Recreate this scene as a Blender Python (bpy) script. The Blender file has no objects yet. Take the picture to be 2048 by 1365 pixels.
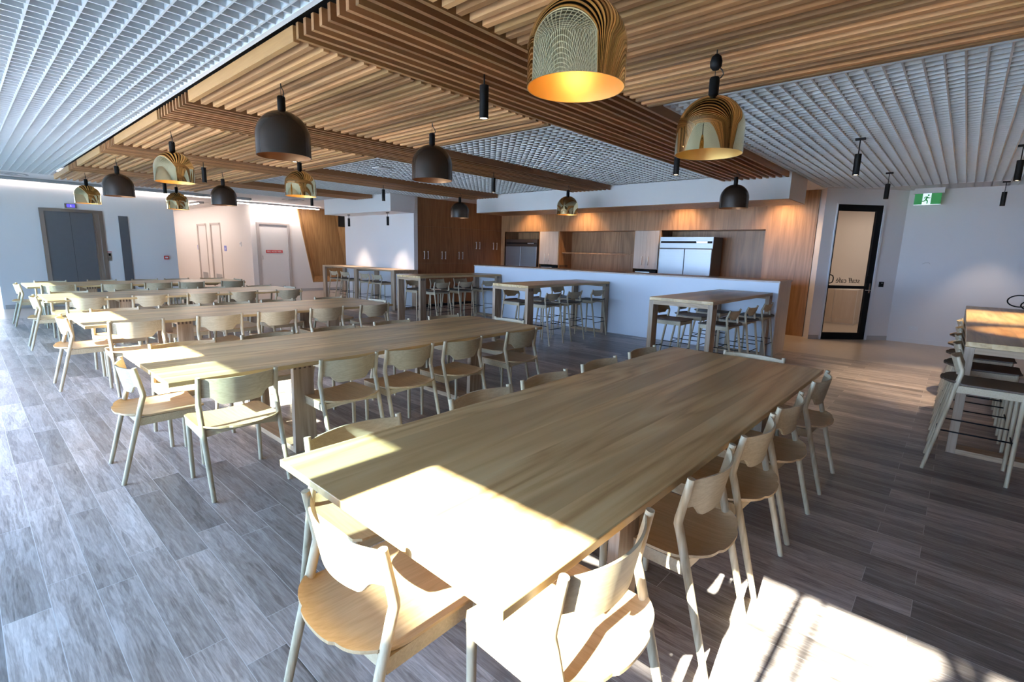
import bpy, bmesh, math, random
from mathutils import Vector, Matrix
random.seed(7)
PI = math.pi
SC = bpy.context.scene
COL = SC.collection

# ------------------------------------------------------------------ camera
CAM_Z = 1.68
def cam_axes(yaw, pitch, roll):
    f = Vector((-math.sin(yaw)*math.cos(pitch), math.cos(yaw)*math.cos(pitch), -math.sin(pitch)))
    r = Vector((math.cos(yaw), math.sin(yaw), 0)); u = r.cross(f)
    c, s = math.cos(roll), math.sin(roll)
    return c*r + s*u, -s*r + c*u, f
_r, _u, _f = cam_axes(0.731526777, 0.179494538, 0.025389587)
cam = bpy.data.cameras.new('camera'); cam.sensor_width = 36; cam.lens = 36*991.06/2048
cam.clip_start = 0.05; cam.clip_end = 400
cam_o = bpy.data.objects.new('camera', cam); COL.objects.link(cam_o)
cam_o.matrix_world = Matrix(((_r.x, _u.x, -_f.x, 0), (_r.y, _u.y, -_f.y, 0), (_r.z, _u.z, -_f.z, CAM_Z), (0, 0, 0, 1)))
SC.camera = cam_o
SC.view_settings.view_transform = 'Standard'; SC.view_settings.look = 'None'
SC.view_settings.gamma = 1; SC.view_settings.use_curve_mapping = False
SC.view_settings.exposure = 0.85
SC.cycles.use_denoising = True
SC.cycles.max_bounces = 8; SC.cycles.diffuse_bounces = 5; SC.cycles.glossy_bounces = 4
SC.cycles.transparent_max_bounces = 8
SC.cycles.caustics_reflective = False; SC.cycles.caustics_refractive = False
SC.cycles.sample_clamp_indirect = 6.0
SC.cycles.use_light_tree = True

# ------------------------------------------------------------------ world and sun
W = bpy.data.worlds.new('world'); SC.world = W; W.use_nodes = True
wn = W.node_tree; wn.nodes.clear()
wo = wn.nodes.new('ShaderNodeOutputWorld'); wb = wn.nodes.new('ShaderNodeBackground')
wb.inputs['Color'].default_value = (0.43, 0.60, 1.0, 1); wb.inputs['Strength'].default_value = 19.0
wn.links.new(wb.outputs[0], wo.inputs[0])
SUN_K = 1.82
sl = bpy.data.lights.new('sun', 'SUN'); sl.energy = 45.0; sl.angle = math.radians(0.6); sl.color = (1.0, 0.96, 0.90)
so = bpy.data.objects.new('sun', sl); COL.objects.link(so)
so.rotation_euler = (math.atan(SUN_K), 0, 0); so.location = (-4, -20, 12)

# ------------------------------------------------------------------ node helpers
def new_mat(name):
    m = bpy.data.materials.new(name); m.use_nodes = True
    t = m.node_tree; t.nodes.clear()
    out = t.nodes.new('ShaderNodeOutputMaterial'); b = t.nodes.new('ShaderNodeBsdfPrincipled')
    t.links.new(b.outputs[0], out.inputs[0])
    return m, t, b
def nd(t, typ, ins=None, **attrs):
    n = t.nodes.new(typ)
    for k, v in attrs.items(): setattr(n, k, v)
    for k, v in (ins or {}).items():
        if isinstance(v, bpy.types.NodeSocket): t.links.new(v, n.inputs[k])
        else: n.inputs[k].default_value = v
    return n
def mth(t, op, a, b=0.0, c=0.0):
    n = t.nodes.new('ShaderNodeMath'); n.operation = op
    for i, v in enumerate((a, b, c)):
        if isinstance(v, bpy.types.NodeSocket): t.links.new(v, n.inputs[i])
        else: n.inputs[i].default_value = v
    return n.outputs[0]
def mixc(t, fac, a, b, mode='MIX'):
    n = t.nodes.new('ShaderNodeMix'); n.data_type = 'RGBA'; n.blend_type = mode
    for i, v in ((0, fac), (6, a), (7, b)):
        if isinstance(v, bpy.types.NodeSocket): t.links.new(v, n.inputs[i])
        else: n.inputs[i].default_value = v if i == 0 else (*v, 1) if len(v) == 3 else v
    return n.outputs[2]
def ramp(t, fac, stops):
    n = t.nodes.new('ShaderNodeValToRGB'); t.links.new(fac, n.inputs[0])
    e = n.color_ramp.elements
    while len(e) < len(stops): e.new(0.5)
    for i, (p, c) in enumerate(stops): e[i].position = p; e[i].color = (*c, 1)
    return n.outputs[0]
def plain(name, col, rough=0.5, metal=0.0, bump=0.0, emit=None, strength=0.0, var=0.0, spec=0.5):
    m, t, b = new_mat(name)
    b.inputs['Base Color'].default_value = (*col, 1); b.inputs['Roughness'].default_value = rough
    b.inputs['Metallic'].default_value = metal; b.inputs['Specular IOR Level'].default_value = spec
    co = nd(t, 'ShaderNodeTexCoord').outputs['Object']
    no = nd(t, 'ShaderNodeTexNoise', {'Vector': co, 'Scale': 9.0, 'Detail': 4.0}).outputs[0]
    if var: 
        c = mixc(t, no, tuple(x*(1-var) for x in col), tuple(min(1, x*(1+var)) for x in col)); t.links.new(c, b.inputs['Base Color'])
    if bump:
        n2 = nd(t, 'ShaderNodeTexNoise', {'Vector': co, 'Scale': 120.0, 'Detail': 2.0}).outputs[0]
        bp = nd(t, 'ShaderNodeBump', {'Strength': bump, 'Distance': 0.002, 'Height': n2}); t.links.new(bp.outputs[0], b.inputs['Normal'])
    if emit:
        b.inputs['Emission Color'].default_value = (*emit, 1); b.inputs['Emission Strength'].default_value = strength
    return m
def wood(name, dark, mid, light, axis='X', rough=0.5, scale=1.0, figure=0.0, island=0.0, board=0.0, world=False, spec=0.4, rnd=True, ring=0.2, soft=0.0):
    """grain runs along axis; island = tone change per separate batten; board = width of edge-glued staves"""
    m, t, b = new_mat(name)
    src = nd(t, 'ShaderNodeNewGeometry').outputs['Position'] if world else nd(t, 'ShaderNodeTexCoord').outputs['Object']
    if rnd:
        oi = nd(t, 'ShaderNodeObjectInfo').outputs['Random']
        off = nd(t, 'ShaderNodeCombineXYZ', {0: mth(t, 'MULTIPLY', oi, 7.3), 1: mth(t, 'MULTIPLY', oi, 3.1), 2: mth(t, 'MULTIPLY', oi, 5.7)}).outputs[0]
        src0 = src
        src = nd(t, 'ShaderNodeVectorMath', {0: src, 1: off}, operation='ADD').outputs[0]
    isl = None
    if island:
        isl = nd(t, 'ShaderNodeNewGeometry').outputs['Random Per Island']
        off = nd(t, 'ShaderNodeCombineXYZ', {0: mth(t, 'MULTIPLY', isl, 31.0), 1: mth(t, 'MULTIPLY', isl, 17.0), 2: mth(t, 'MULTIPLY', isl, 23.0)}).outputs[0]
        src = nd(t, 'ShaderNodeVectorMath', {0: src, 1: off}, operation='ADD').outputs[0]
    sv = {'X': (1.2, 26, 26), 'Y': (26, 1.2, 26), 'Z': (26, 26, 1.2)}[axis]
    fs = {'X': (0.45, 4.2, 4.2), 'Y': (4.2, 0.45, 4.2), 'Z': (4.2, 4.2, 0.45)}[axis]
    ix = {'X': 1, 'Y': 0, 'Z': 0}[axis]
    if board:
        sep = nd(t, 'ShaderNodeSeparateXYZ', {0: src}).outputs[ix]
        k = mth(t, 'FLOOR', mth(t, 'DIVIDE', sep, board))
        wn_ = nd(t, 'ShaderNodeTexWhiteNoise', {'W': k}, noise_dimensions='1D').outputs[0]
        ov = nd(t, 'ShaderNodeCombineXYZ', {0: mth(t, 'MULTIPLY', wn_, 19.0), 1: mth(t, 'MULTIPLY', wn_, 11.0), 2: mth(t, 'MULTIPLY', wn_, 7.0)}).outputs[0]
        src = nd(t, 'ShaderNodeVectorMath', {0: src, 1: ov}, operation='ADD').outputs[0]
    p = nd(t, 'ShaderNodeVectorMath', {0: src, 1: tuple(x*scale for x in sv)}, operation='MULTIPLY').outputs[0]
    q = nd(t, 'ShaderNodeVectorMath', {0: src, 1: tuple(x*scale for x in fs)}, operation='MULTIPLY').outputs[0]
    g = nd(t, 'ShaderNodeTexNoise', {'Vector': p, 'Scale': 2.2, 'Detail': 6.0, 'Roughness': 0.62}).outputs[0]
    f1 = nd(t, 'ShaderNodeTexNoise', {'Vector': q, 'Scale': 1.0, 'Detail': 2.0, 'Distortion': 0.6}).outputs[0]
    rings = mth(t, 'FRACT', mth(t, 'MULTIPLY', f1, 9.0))
    rings = mth(t, 'ABSOLUTE', mth(t, 'SUBTRACT', mth(t, 'MULTIPLY', rings, 2.0), 1.0))
    v = mth(t, 'ADD', mth(t, 'MULTIPLY', g, 0.62), mth(t, 'MULTIPLY', rings, 0.38 if figure else ring))
    c = ramp(t, v, [(0.22, dark), (0.47, mid), (0.78, light)])
    if figure:
        f2 = nd(t, 'ShaderNodeTexNoise', {'Vector': q, 'Scale': 0.62, 'Detail': 1.0, 'Distortion': 0.9}).outputs[0]
        c = mixc(t, mth(t, 'MULTIPLY', ramp(t, f2, [(0.52, (0, 0, 0)), (0.58, (1, 1, 1))]), figure), c, tuple(x*0.72 for x in mid), 'MIX')
    if soft: c = mixc(t, soft, c, mid)
    if island:
        lo, hi = 1-island, 1+island*0.8
        tone = nd(t, 'ShaderNodeMapRange', {0: isl, 3: lo, 4: hi}).outputs[0]
        tc = nd(t, 'ShaderNodeCombineColor', {0: tone, 1: tone, 2: tone}).outputs[0]
        c = mixc(t, 1.0, c, tc, 'MULTIPLY')
        hue = ramp(t, mth(t, 'FRACT', mth(t, 'MULTIPLY', isl, 13.7)), [(0.0, (1.0, 0.86, 0.74)), (0.5, (1, 1, 1)), (1.0, (0.97, 1.0, 0.84))])
        c = mixc(t, 0.8, c, hue, 'MULTIPLY')
    if board:
        tone = nd(t, 'ShaderNodeMapRange', {0: wn_, 3: 0.86, 4: 1.10}).outputs[0]
        tc = nd(t, 'ShaderNodeCombineColor', {0: tone, 1: tone, 2: tone}).outputs[0]
        c = mixc(t, 1.0, c, tc, 'MULTIPLY')
    t.links.new(c, b.inputs['Base Color'])
    b.inputs['Roughness'].default_value = rough; b.inputs['Specular IOR Level'].default_value = spec
    bp = nd(t, 'ShaderNodeBump', {'Strength': 0.15, 'Distance': 0.001, 'Height': g}); t.links.new(bp.outputs[0], b.inputs['Normal'])
    return m

def floor_tile():
    m, t, b = new_mat('timber_look_tile')
    pos = nd(t, 'ShaderNodeNewGeometry').outputs['Position']
    s = nd(t, 'ShaderNodeSeparateXYZ', {0: pos}).outputs
    yr = mth(t, 'DIVIDE', mth(t, 'SUBTRACT', s[1], 0.108), 0.1625)
    row = mth(t, 'FLOOR', yr); fy = mth(t, 'FRACT', yr)
    par = mth(t, 'FLOORED_MODULO', row, 2.0)
    xr = mth(t, 'DIVIDE', mth(t, 'ADD', s[0], mth(t, 'ADD', 3.135+98.5, mth(t, 'MULTIPLY', par, -0.215))), 0.985)
    colm = mth(t, 'FLOOR', xr); fx = mth(t, 'FRACT', xr)
    idv = nd(t, 'ShaderNodeCombineXYZ', {0: colm, 1: row, 2: 0.0}).outputs[0]
    rn = nd(t, 'ShaderNodeTexWhiteNoise', {'Vector': idv}, noise_dimensions='3D')
    r1 = rn.outputs[0]; rc = nd(t, 'ShaderNodeSeparateColor', {0: rn.outputs[1]}).outputs
    off = nd(t, 'ShaderNodeCombineXYZ', {0: mth(t, 'MULTIPLY', rc[0], 40.0), 1: mth(t, 'MULTIPLY', rc[1], 40.0), 2: mth(t, 'MULTIPLY', rc[2], 40.0)}).outputs[0]
    src = nd(t, 'ShaderNodeVectorMath', {0: pos, 1: off}, operation='ADD').outputs[0]
    p = nd(t, 'ShaderNodeVectorMath', {0: src, 1: (5.0, 90.0, 1.0)}, operation='MULTIPLY').outputs[0]
    q = nd(t, 'ShaderNodeVectorMath', {0: src, 1: (1.5, 13.0, 1.0)}, operation='MULTIPLY').outputs[0]
    g = nd(t, 'ShaderNodeTexNoise', {'Vector': p, 'Scale': 1.0, 'Detail': 6.0, 'Roughness': 0.7, 'Distortion': 0.3}).outputs[0]
    f = nd(t, 'ShaderNodeTexNoise', {'Vector': q, 'Scale': 1.0, 'Detail': 5.0, 'Roughness': 0.6, 'Distortion': 0.25}).outputs[0]
    rings = mth(t, 'ABSOLUTE', mth(t, 'SUBTRACT', mth(t, 'MULTIPLY', mth(t, 'FRACT', mth(t, 'MULTIPLY', f, 9.0)), 2.0), 1.0))
    v = mth(t, 'ADD', mth(t, 'MULTIPLY', g, 0.40), mth(t, 'ADD', mth(t, 'MULTIPLY', rings, 0.09), mth(t, 'MULTIPLY', f, 0.50)))
    c = ramp(t, v, [(0.28, (0.085, 0.062, 0.052)), (0.45, (0.31, 0.250, 0.222)), (0.66, (0.60, 0.52, 0.485))])
    tone = nd(t, 'ShaderNodeMapRange', {0: r1, 3: 0.55, 4: 1.25}).outputs[0]
    c = mixc(t, 1.0, c, nd(t, 'ShaderNodeCombineColor', {0: tone, 1: tone, 2: tone}).outputs[0], 'MULTIPLY')
    ey = mth(t, 'MULTIPLY', mth(t, 'MINIMUM', fy, mth(t, 'SUBTRACT', 1.0, fy)), 0.1625)
    ex = mth(t, 'MULTIPLY', mth(t, 'MINIMUM', fx, mth(t, 'SUBTRACT', 1.0, fx)), 0.985)
    e = mth(t, 'LESS_THAN', mth(t, 'MINIMUM', ex, ey), 0.0013)
    c = mixc(t, e, c, (0.60, 0.56, 0.54))
    t.links.new(c, b.inputs['Base Color'])
    rr = nd(t, 'ShaderNodeMapRange', {0: g, 3: 0.22, 4: 0.5}).outputs[0]
    t.links.new(rr, b.inputs['Roughness']); b.inputs['Specular IOR Level'].default_value = 0.5
    bp = nd(t, 'ShaderNodeBump', {'Strength': 0.25, 'Distance': 0.002, 'Height': g}); t.links.new(bp.outputs[0], b.inputs['Normal'])
    return m
def glass_mat(name, tint=(0.93, 0.97, 0.95), gloss=0.08):
    m = bpy.data.materials.new(name); m.use_nodes = True; t = m.node_tree; t.nodes.clear()
    o = t.nodes.new('ShaderNodeOutputMaterial')
    tr = nd(t, 'ShaderNodeBsdfTransparent', {'Color': (*tint, 1)})
    gl = nd(t, 'ShaderNodeBsdfGlossy', {'Color': (1, 1, 1, 1), 'Roughness': 0.02})
    mx = nd(t, 'ShaderNodeMixShader', {0: gloss}); t.links.new(tr.outputs[0], mx.inputs[1]); t.links.new(gl.outputs[0], mx.inputs[2])
    t.links.new(mx.outputs[0], o.inputs[0]); return m
def brushed(name, col, rough=0.3, axis='Z'):
    m, t, b = new_mat(name)
    sv = {'X': (1, 160, 160), 'Z': (160, 160, 1)}[axis]
    co = nd(t, 'ShaderNodeTexCoord').outputs['Object']
    p = nd(t, 'ShaderNodeVectorMath', {0: co, 1: sv}, operation='MULTIPLY').outputs[0]
    g = nd(t, 'ShaderNodeTexNoise', {'Vector': p, 'Scale': 1.0, 'Detail': 3.0}).outputs[0]
    t.links.new(mixc(t, g, tuple(x*0.85 for x in col), col), b.inputs['Base Color'])
    b.inputs['Metallic'].default_value = 1.0; b.inputs['Roughness'].default_value = rough
    return m

M = {}
M['chair'] = wood('bleached_ash', (0.36, 0.27, 0.165), (0.55, 0.45, 0.30), (0.66, 0.55, 0.39), 'X', 0.45, 2.0, ring=0.12, soft=0.45)
M['chair_leg'] = wood('bleached_ash_turned', (0.38, 0.29, 0.18), (0.54, 0.44, 0.30), (0.65, 0.55, 0.40), 'Z', 0.45, 1.3)
M['stool_seat'] = plain('dark_brown_leather', (0.085, 0.052, 0.032), 0.5, bump=0.2)
M['seat'] = wood('oak_veneer_seat', (0.40, 0.25, 0.12), (0.60, 0.42, 0.235), (0.70, 0.52, 0.32), 'Y', 0.4, 1.6, ring=0.12, soft=0.4)
M['table'] = wood('oak_table_top', (0.48, 0.28, 0.105), (0.70, 0.47, 0.215), (0.80, 0.60, 0.32), 'Y', 0.33, 0.55, figure=0.65, board=0.19)
M['table_leg'] = wood('oak_table_leg', (0.30, 0.20, 0.125), (0.44, 0.32, 0.22), (0.54, 0.41, 0.30), 'Z', 0.5, 1.0)
M['table_x'] = wood('oak_table_rail', (0.32, 0.20, 0.11), (0.48, 0.33, 0.20), (0.58, 0.42, 0.28), 'X', 0.5, 1.0)
M['end_grain'] = plain('oak_end_grain', (0.13, 0.085, 0.06), 0.7, var=0.3)
M['cedar_x'] = wood('cedar_batten_cross', (0.34, 0.155, 0.06), (0.54, 0.29, 0.13), (0.74, 0.47, 0.24), 'X', 0.5, 1.2, island=0.5, rnd=False, ring=0.10, soft=0.72)
M['cedar_y'] = wood('cedar_batten_long', (0.25, 0.11, 0.045), (0.42, 0.21, 0.095), (0.58, 0.34, 0.17), 'Y', 0.5, 1.2, island=0.34, rnd=False, ring=0.10, soft=0.7)
M['veneer'] = wood('kitchen_veneer', (0.30, 0.155, 0.070), (0.46, 0.25, 0.12), (0.57, 0.34, 0.18), 'Z', 0.35, 0.5, board=0.62, world=True, rnd=False)
M['veneer_dark'] = wood('cupboard_veneer', (0.20, 0.088, 0.038), (0.30, 0.135, 0.060), (0.38, 0.185, 0.088), 'Z', 0.32, 0.5, board=0.6, world=True, rnd=False)
M['cab_pale'] = wood('pale_cabinet', (0.60, 0.48, 0.39), (0.68, 0.56, 0.47), (0.74, 0.63, 0.54), 'Z', 0.4, 0.5)
M['feature'] = wood('feature_timber', (0.34, 0.17, 0.065), (0.48, 0.26, 0.105), (0.60, 0.36, 0.165), 'Z', 0.45, 0.6, board=0.13, rnd=False)
M['plaster'] = plain('white_plaster', (0.80, 0.78, 0.78), 0.85, bump=0.1)
M['plaster_warm'] = plain('warm_plaster', (0.80, 0.74, 0.70), 0.85, bump=0.1)
M['counter'] = plain('counter_laminate', (0.76, 0.80, 0.87), 0.35)
M['grid'] = plain('white_egg_crate', (0.64, 0.65, 0.66), 0.55)
M['backing'] = plain('grey_ceiling_void', (0.15, 0.155, 0.16), 0.9)
M['black_void'] = plain('black_ceiling_void', (0.012, 0.011, 0.010), 0.9)
M['trimwhite'] = plain('white_powdercoat', (0.78, 0.79, 0.80), 0.4)
M['tile'] = floor_tile()
M['polished'] = plain('polished_stone_floor', (0.50, 0.42, 0.35), 0.28, var=0.12)
M['black'] = plain('matt_black_metal', (0.007, 0.007, 0.008), 0.55, spec=0.25)
M['bronze'] = plain('dark_bronze', (0.034, 0.023, 0.017), 0.26, metal=0.0)
M['bronze_in'] = plain('bronze_lining', (0.42, 0.20, 0.09), 0.4, metal=0.6)
M['brass'] = plain('mirror_brass', (0.93, 0.82, 0.50), 0.035, metal=1.0)
M['brass_in'] = plain('satin_brass_lining', (0.88, 0.58, 0.20), 0.38, metal=0.75)
M['bulb'] = plain('warm_lamp', (1, 0.8, 0.5), 0.5, emit=(1.0, 0.66, 0.30), strength=7)
M['bulb_dim'] = plain('dim_lamp', (1, 0.8, 0.5), 0.5, emit=(1.0, 0.55, 0.25), strength=0.5)
M['lens'] = plain('spot_lens', (1, 0.8, 0.6), 0.5, emit=(1.0, 0.72, 0.42), strength=9)
M['led_corridor'] = plain('corridor_led_strip', (1, 1, 1), 0.5, emit=(1.0, 0.88, 0.82), strength=42)
M['led'] = plain('led_strip', (1, 1, 1), 0.5, emit=(1.0, 0.86, 0.78), strength=17)
M['steel'] = brushed('brushed_steel', (0.52, 0.53, 0.55), 0.30)
M['steel_dark'] = plain('lift_steel', (0.17, 0.185, 0.21), 0.28, metal=0.35, var=0.04)
M['chrome'] = plain('satin_chrome', (0.80, 0.80, 0.80), 0.25, metal=1.0)
M['handle'] = plain('pale_handle', (0.78, 0.76, 0.72), 0.3)
M['fridge'] = brushed('fridge_steel', (0.44, 0.44, 0.45), 0.40, 'X')
M['fridge_side'] = plain('fridge_side', (0.045, 0.030, 0.025), 0.35)
M['glass'] = glass_mat('clear_glass')
M['glass_tint'] = glass_mat('tinted_glass', (0.52, 0.63, 0.64))
M['glass_door'] = glass_mat('door_glass', (0.90, 0.90, 0.88), 0.12)
M['frame_dark'] = plain('dark_window_frame', (0.03, 0.03, 0.032), 0.4)
M['grey_frame'] = plain('grey_door_frame', (0.48, 0.42, 0.39), 0.5)
M['door_pale'] = plain('pale_door', (0.76, 0.71, 0.68), 0.55)
M['blue'] = plain('blue_sign', (0.16, 0.20, 0.62), 0.5)
M['lcd'] = plain('blue_display', (0.02, 0.02, 0.3), 0.4, emit=(0.06, 0.05, 1.0), strength=1.6)
M['white_em'] = plain('display_digit', (0.8, 0.8, 1), 0.4, emit=(0.6, 0.65, 1.0), strength=1.5)
M['red'] = plain('red_sign', (0.62, 0.035, 0.03), 0.5)
M['white'] = plain('white_print', (0.85, 0.85, 0.85), 0.5)
M['exit_green'] = plain('exit_green', (0.01, 0.18, 0.035), 0.4, emit=(0.01, 0.20, 0.04), strength=0.35)
M['exit_white'] = plain('exit_white', (0.8, 0.9, 0.9), 0.4, emit=(0.75, 0.9, 1.0), strength=0.45)
M['skirt'] = plain('grey_skirting', (0.46, 0.44, 0.43), 0.4)
M['skirt_dark'] = plain('dark_render', (0.16, 0.15, 0.14), 0.8)
M['greyband'] = plain('grey_pelmet', (0.30, 0.31, 0.32), 0.5)
M['leaf'] = plain('leaf_green', (0.06, 0.14, 0.03), 0.5)
M['terrace'] = plain('terrace_paving', (0.58, 0.56, 0.53), 0.8, var=0.1)
M['rubber'] = plain('black_rubber', (0.02, 0.02, 0.02), 0.6)

# ------------------------------------------------------------------ mesh helpers
class MB:
    def __init__(s): s.v = []; s.f = []; s.sm = []
    def quad(s, pts, smooth=False):
        b = len(s.v); s.v += [tuple(p) for p in pts]; s.f.append(tuple(range(b, b+len(pts)))); s.sm.append(smooth)
    def box(s, x0, x1, y0, y1, z0, z1):
        b = len(s.v)
        s.v += [(x0,y0,z0),(x1,y0,z0),(x1,y1,z0),(x0,y1,z0),(x0,y0,z1),(x1,y0,z1),(x1,y1,z1),(x0,y1,z1)]
        for q in ((0,3,2,1),(4,5,6,7),(0,1,5,4),(1,2,6,5),(2,3,7,6),(3,0,4,7)):
            s.f.append(tuple(b+i for i in q)); s.sm.append(False)
        return s
    def hexa(s, lo, hi):
        b = len(s.v); s.v += [tuple(p) for p in lo] + [tuple(p) for p in hi]; n = len(lo)
        s.f.append(tuple(b+i for i in reversed(range(n)))); s.sm.append(False)
        s.f.append(tuple(b+n+i for i in range(n))); s.sm.append(False)
        for i in range(n):
            j = (i+1) % n; s.f.append((b+i, b+j, b+n+j, b+n+i)); s.sm.append(False)
        return s
    def prism(s, pts, z0, z1): return s.hexa([(x, y, z0) for x, y in pts], [(x, y, z1) for x, y in pts])
    def tube(s, pts, r, n=12, caps=True):
        pts = [Vector(p) for p in pts]; rs = r if isinstance(r, (list, tuple)) else [r]*len(pts)
        b = len(s.v); prev = None
        for i, p in enumerate(pts):
            d = (pts[min(i+1, len(pts)-1)] - pts[max(i-1, 0)]).normalized()
            if prev is None:
                a = Vector((1, 0, 0)) if abs(d.x) < 0.9 else Vector((0, 1, 0)); e1 = d.cross(a).normalized()
            else: e1 = (prev - d*prev.dot(d)).normalized()
            prev = e1; e2 = d.cross(e1)
            for k in range(n):
                an = 2*PI*k/n; s.v.append(tuple(p + rs[i]*(math.cos(an)*e1 + math.sin(an)*e2)))
        for i in range(len(pts)-1):
            for k in range(n):
                k2 = (k+1) % n; s.f.append((b+i*n+k, b+i*n+k2, b+(i+1)*n+k2, b+(i+1)*n+k)); s.sm.append(True)
        if caps:
            s.f.append(tuple(b+k for k in reversed(range(n)))); s.sm.append(False)
            e = b+(len(pts)-1)*n; s.f.append(tuple(e+k for k in range(n))); s.sm.append(False)
        return s
    def lathe(s, prof, n=40, cx=0, cy=0):
        b = len(s.v)
        for r, z in prof:
            for k in range(n): s.v.append((cx+r*math.cos(2*PI*k/n), cy+r*math.sin(2*PI*k/n), z))
        for i in range(len(prof)-1):
            for k in range(n):
                k2 = (k+1) % n; s.f.append((b+i*n+k, b+i*n+k2, b+(i+1)*n+k2, b+(i+1)*n+k)); s.sm.append(True)
        return s
    def grid(s, fn, nu, nv, th=None):
        """fn(u,v)->top point, th(u,v) gives the thickness vector; closed slab"""
        b = len(s.v); P = [[Vector(fn(i/nu, j/nv)) for j in range(nv+1)] for i in range(nu+1)]
        T = [[P[i][j] + Vector(th(i/nu, j/nv)) for j in range(nv+1)] for i in range(nu+1)]
        for A in (P, T):
            for row in A:
                for p in row: s.v.append(tuple(p))
        o = (nu+1)*(nv+1); ix = lambda i, j, k=0: b + k*o + i*(nv+1) + j
        for i in range(nu):
            for j in range(nv):
                s.f.append((ix(i,j), ix(i+1,j), ix(i+1,j+1), ix(i,j+1))); s.sm.append(True)
                s.f.append((ix(i,j,1), ix(i,j+1,1), ix(i+1,j+1,1), ix(i+1,j,1))); s.sm.append(True)
        for i in range(nu):
            s.f.append((ix(i,0), ix(i,0,1), ix(i+1,0,1), ix(i+1,0))); s.sm.append(False)
            s.f.append((ix(i,nv), ix(i+1,nv), ix(i+1,nv,1), ix(i,nv,1))); s.sm.append(False)
        for j in range(nv):
            s.f.append((ix(0,j), ix(0,j+1), ix(0,j+1,1), ix(0,j,1))); s.sm.append(False)
            s.f.append((ix(nu,j), ix(nu,j,1), ix(nu,j+1,1), ix(nu,j+1))); s.sm.append(False)
        return s
    def build(s, name, mat, parent=None, bevel=0.0):
        me = bpy.data.meshes.new(name); me.from_pydata(s.v, [], s.f); me.materials.append(mat)
        me.polygons.foreach_set('use_smooth', s.sm)
        bm = bmesh.new(); bm.from_mesh(me)
        bmesh.ops.recalc_face_normals(bm, faces=bm.faces)
        bm.edges.ensure_lookup_table()
        for e in bm.edges:
            if len(e.link_faces) == 2 and e.calc_face_angle(0) > 0.7: e.smooth = False
        bm.to_mesh(me); bm.free(); me.update()
        o = bpy.data.objects.new(name, me); COL.objects.link(o)
        if parent is not None: o.parent = parent
        if bevel:
            md = o.modifiers.new('bevel', 'BEVEL'); md.width = bevel; md.segments = 2; md.limit_method = 'ANGLE'
        return o
def BX(*a): return MB().box(*a)
def thing(name, label, cat, loc=(0, 0, 0), rz=0.0, group=None):
    o = bpy.data.objects.new(name, None); COL.objects.link(o); o.empty_display_size = 0.1
    o.location = loc; o.rotation_euler = (0, 0, rz); o['label'] = label; o['category'] = cat
    if group: o['group'] = group
    return o
def tag(o, label, cat, group=None, kind=None):
    o['label'] = label; o['category'] = cat
    if group: o['group'] = group
    if kind: o['kind'] = kind
    return o
def struct(o):
    o['kind'] = 'structure'; return o
def dup(src, loc, rz, label, group=None):
    r = src.copy(); COL.objects.link(r); r.location = loc; r.rotation_euler = (0, 0, rz); r['label'] = label
    if group: r['group'] = group
    for ch in list(src.children):
        c = ch.copy(); COL.objects.link(c); c.parent = r
        for g in list(ch.children):
            d = g.copy(); COL.objects.link(d); d.parent = c
    return r
def text(name, body, size, mat, parent, loc, rot, ext=0.001, align='CENTER'):
    cu = bpy.data.curves.new(name, 'FONT'); cu.body = body; cu.size = size; cu.extrude = ext
    cu.align_x = align; cu.align_y = 'CENTER'; cu.materials.append(mat)
    tmp = bpy.data.objects.new(name, cu); COL.objects.link(tmp)
    me = bpy.data.meshes.new_from_object(tmp); bpy.data.objects.remove(tmp)
    o = bpy.data.objects.new(name, me); COL.objects.link(o); o.parent = parent; o.location = loc; o.rotation_euler = rot
    return o

# ------------------------------------------------------------------ floor
X_L, X_R = -15.0, 2.6
struct(MB().box(-14.9, X_R, -1.6, 10.05, -0.1, 0.0).build('floor', M['tile']))
f2 = MB(); f2.box(-28.2, -14.9, -1.6, 13.3, -0.1, 0.0); f2.box(-14.9, X_R, 10.05, 13.3, -0.1, 0.0)
struct(f2.build('floor_stone', M['polished']))
f3 = MB().box(-3.4, 0.4, 13.3, 16.2, -0.1, 0.0); struct(f3.build('floor_lobby', M['polished']))

# ------------------------------------------------------------------ egg-crate ceiling
CZ = 3.10; P = 0.116; OX = -0.199; OY = 0.470
def lattice(a, b, o):
    k0 = math.ceil((a-o)/P); k1 = math.floor((b-o)/P)
    return [o+P*k for k in range(k0, k1+1)]
g = MB(); bk = MB()
TH = 0.0065
for (x0, x1, y0, y1) in ((-15.5, X_R, -1.5, 1.58), (-15.5, -11.5, 4.78, 7.85), (-11.5, -2.37, 4.78, 9.48), (-2.37, X_R, 4.78, 13.15)):
    for x in lattice(x0, x1, OX): g.box(x-TH, x+TH, y0, y1, CZ, CZ+0.05)
    for y in lattice(y0, y1, OY): g.box(x0, x1, y-TH, y+TH, CZ+0.0006, CZ+0.0496)
struct(g.build('ceiling_grid', M['grid']))
for (x0, x1, y0, y1) in ((-15.5, X_R, -1.6, 1.60), (-15.5, X_R, 4.76, 13.3)): bk.box(x0, x1, y0, y1, CZ+0.07, CZ+0.2)
struct(bk.build('ceiling', M['backing']))
struct(BX(-15.5, X_R, 1.60, 4.76, CZ+0.17, CZ+0.3).build('ceiling_void', M['black_void']))
t = MB(); t.box(-15.5, X_R, 1.575, 1.61, CZ-0.004, CZ+0.06); t.box(-2.385, -2.36, 4.78, 9.48, CZ-0.002, CZ+0.055); t.box(-15.5, X_R, 4.762, 4.78, CZ, CZ+0.06)
struct(t.build('trim_1', M['trimwhite']))
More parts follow.
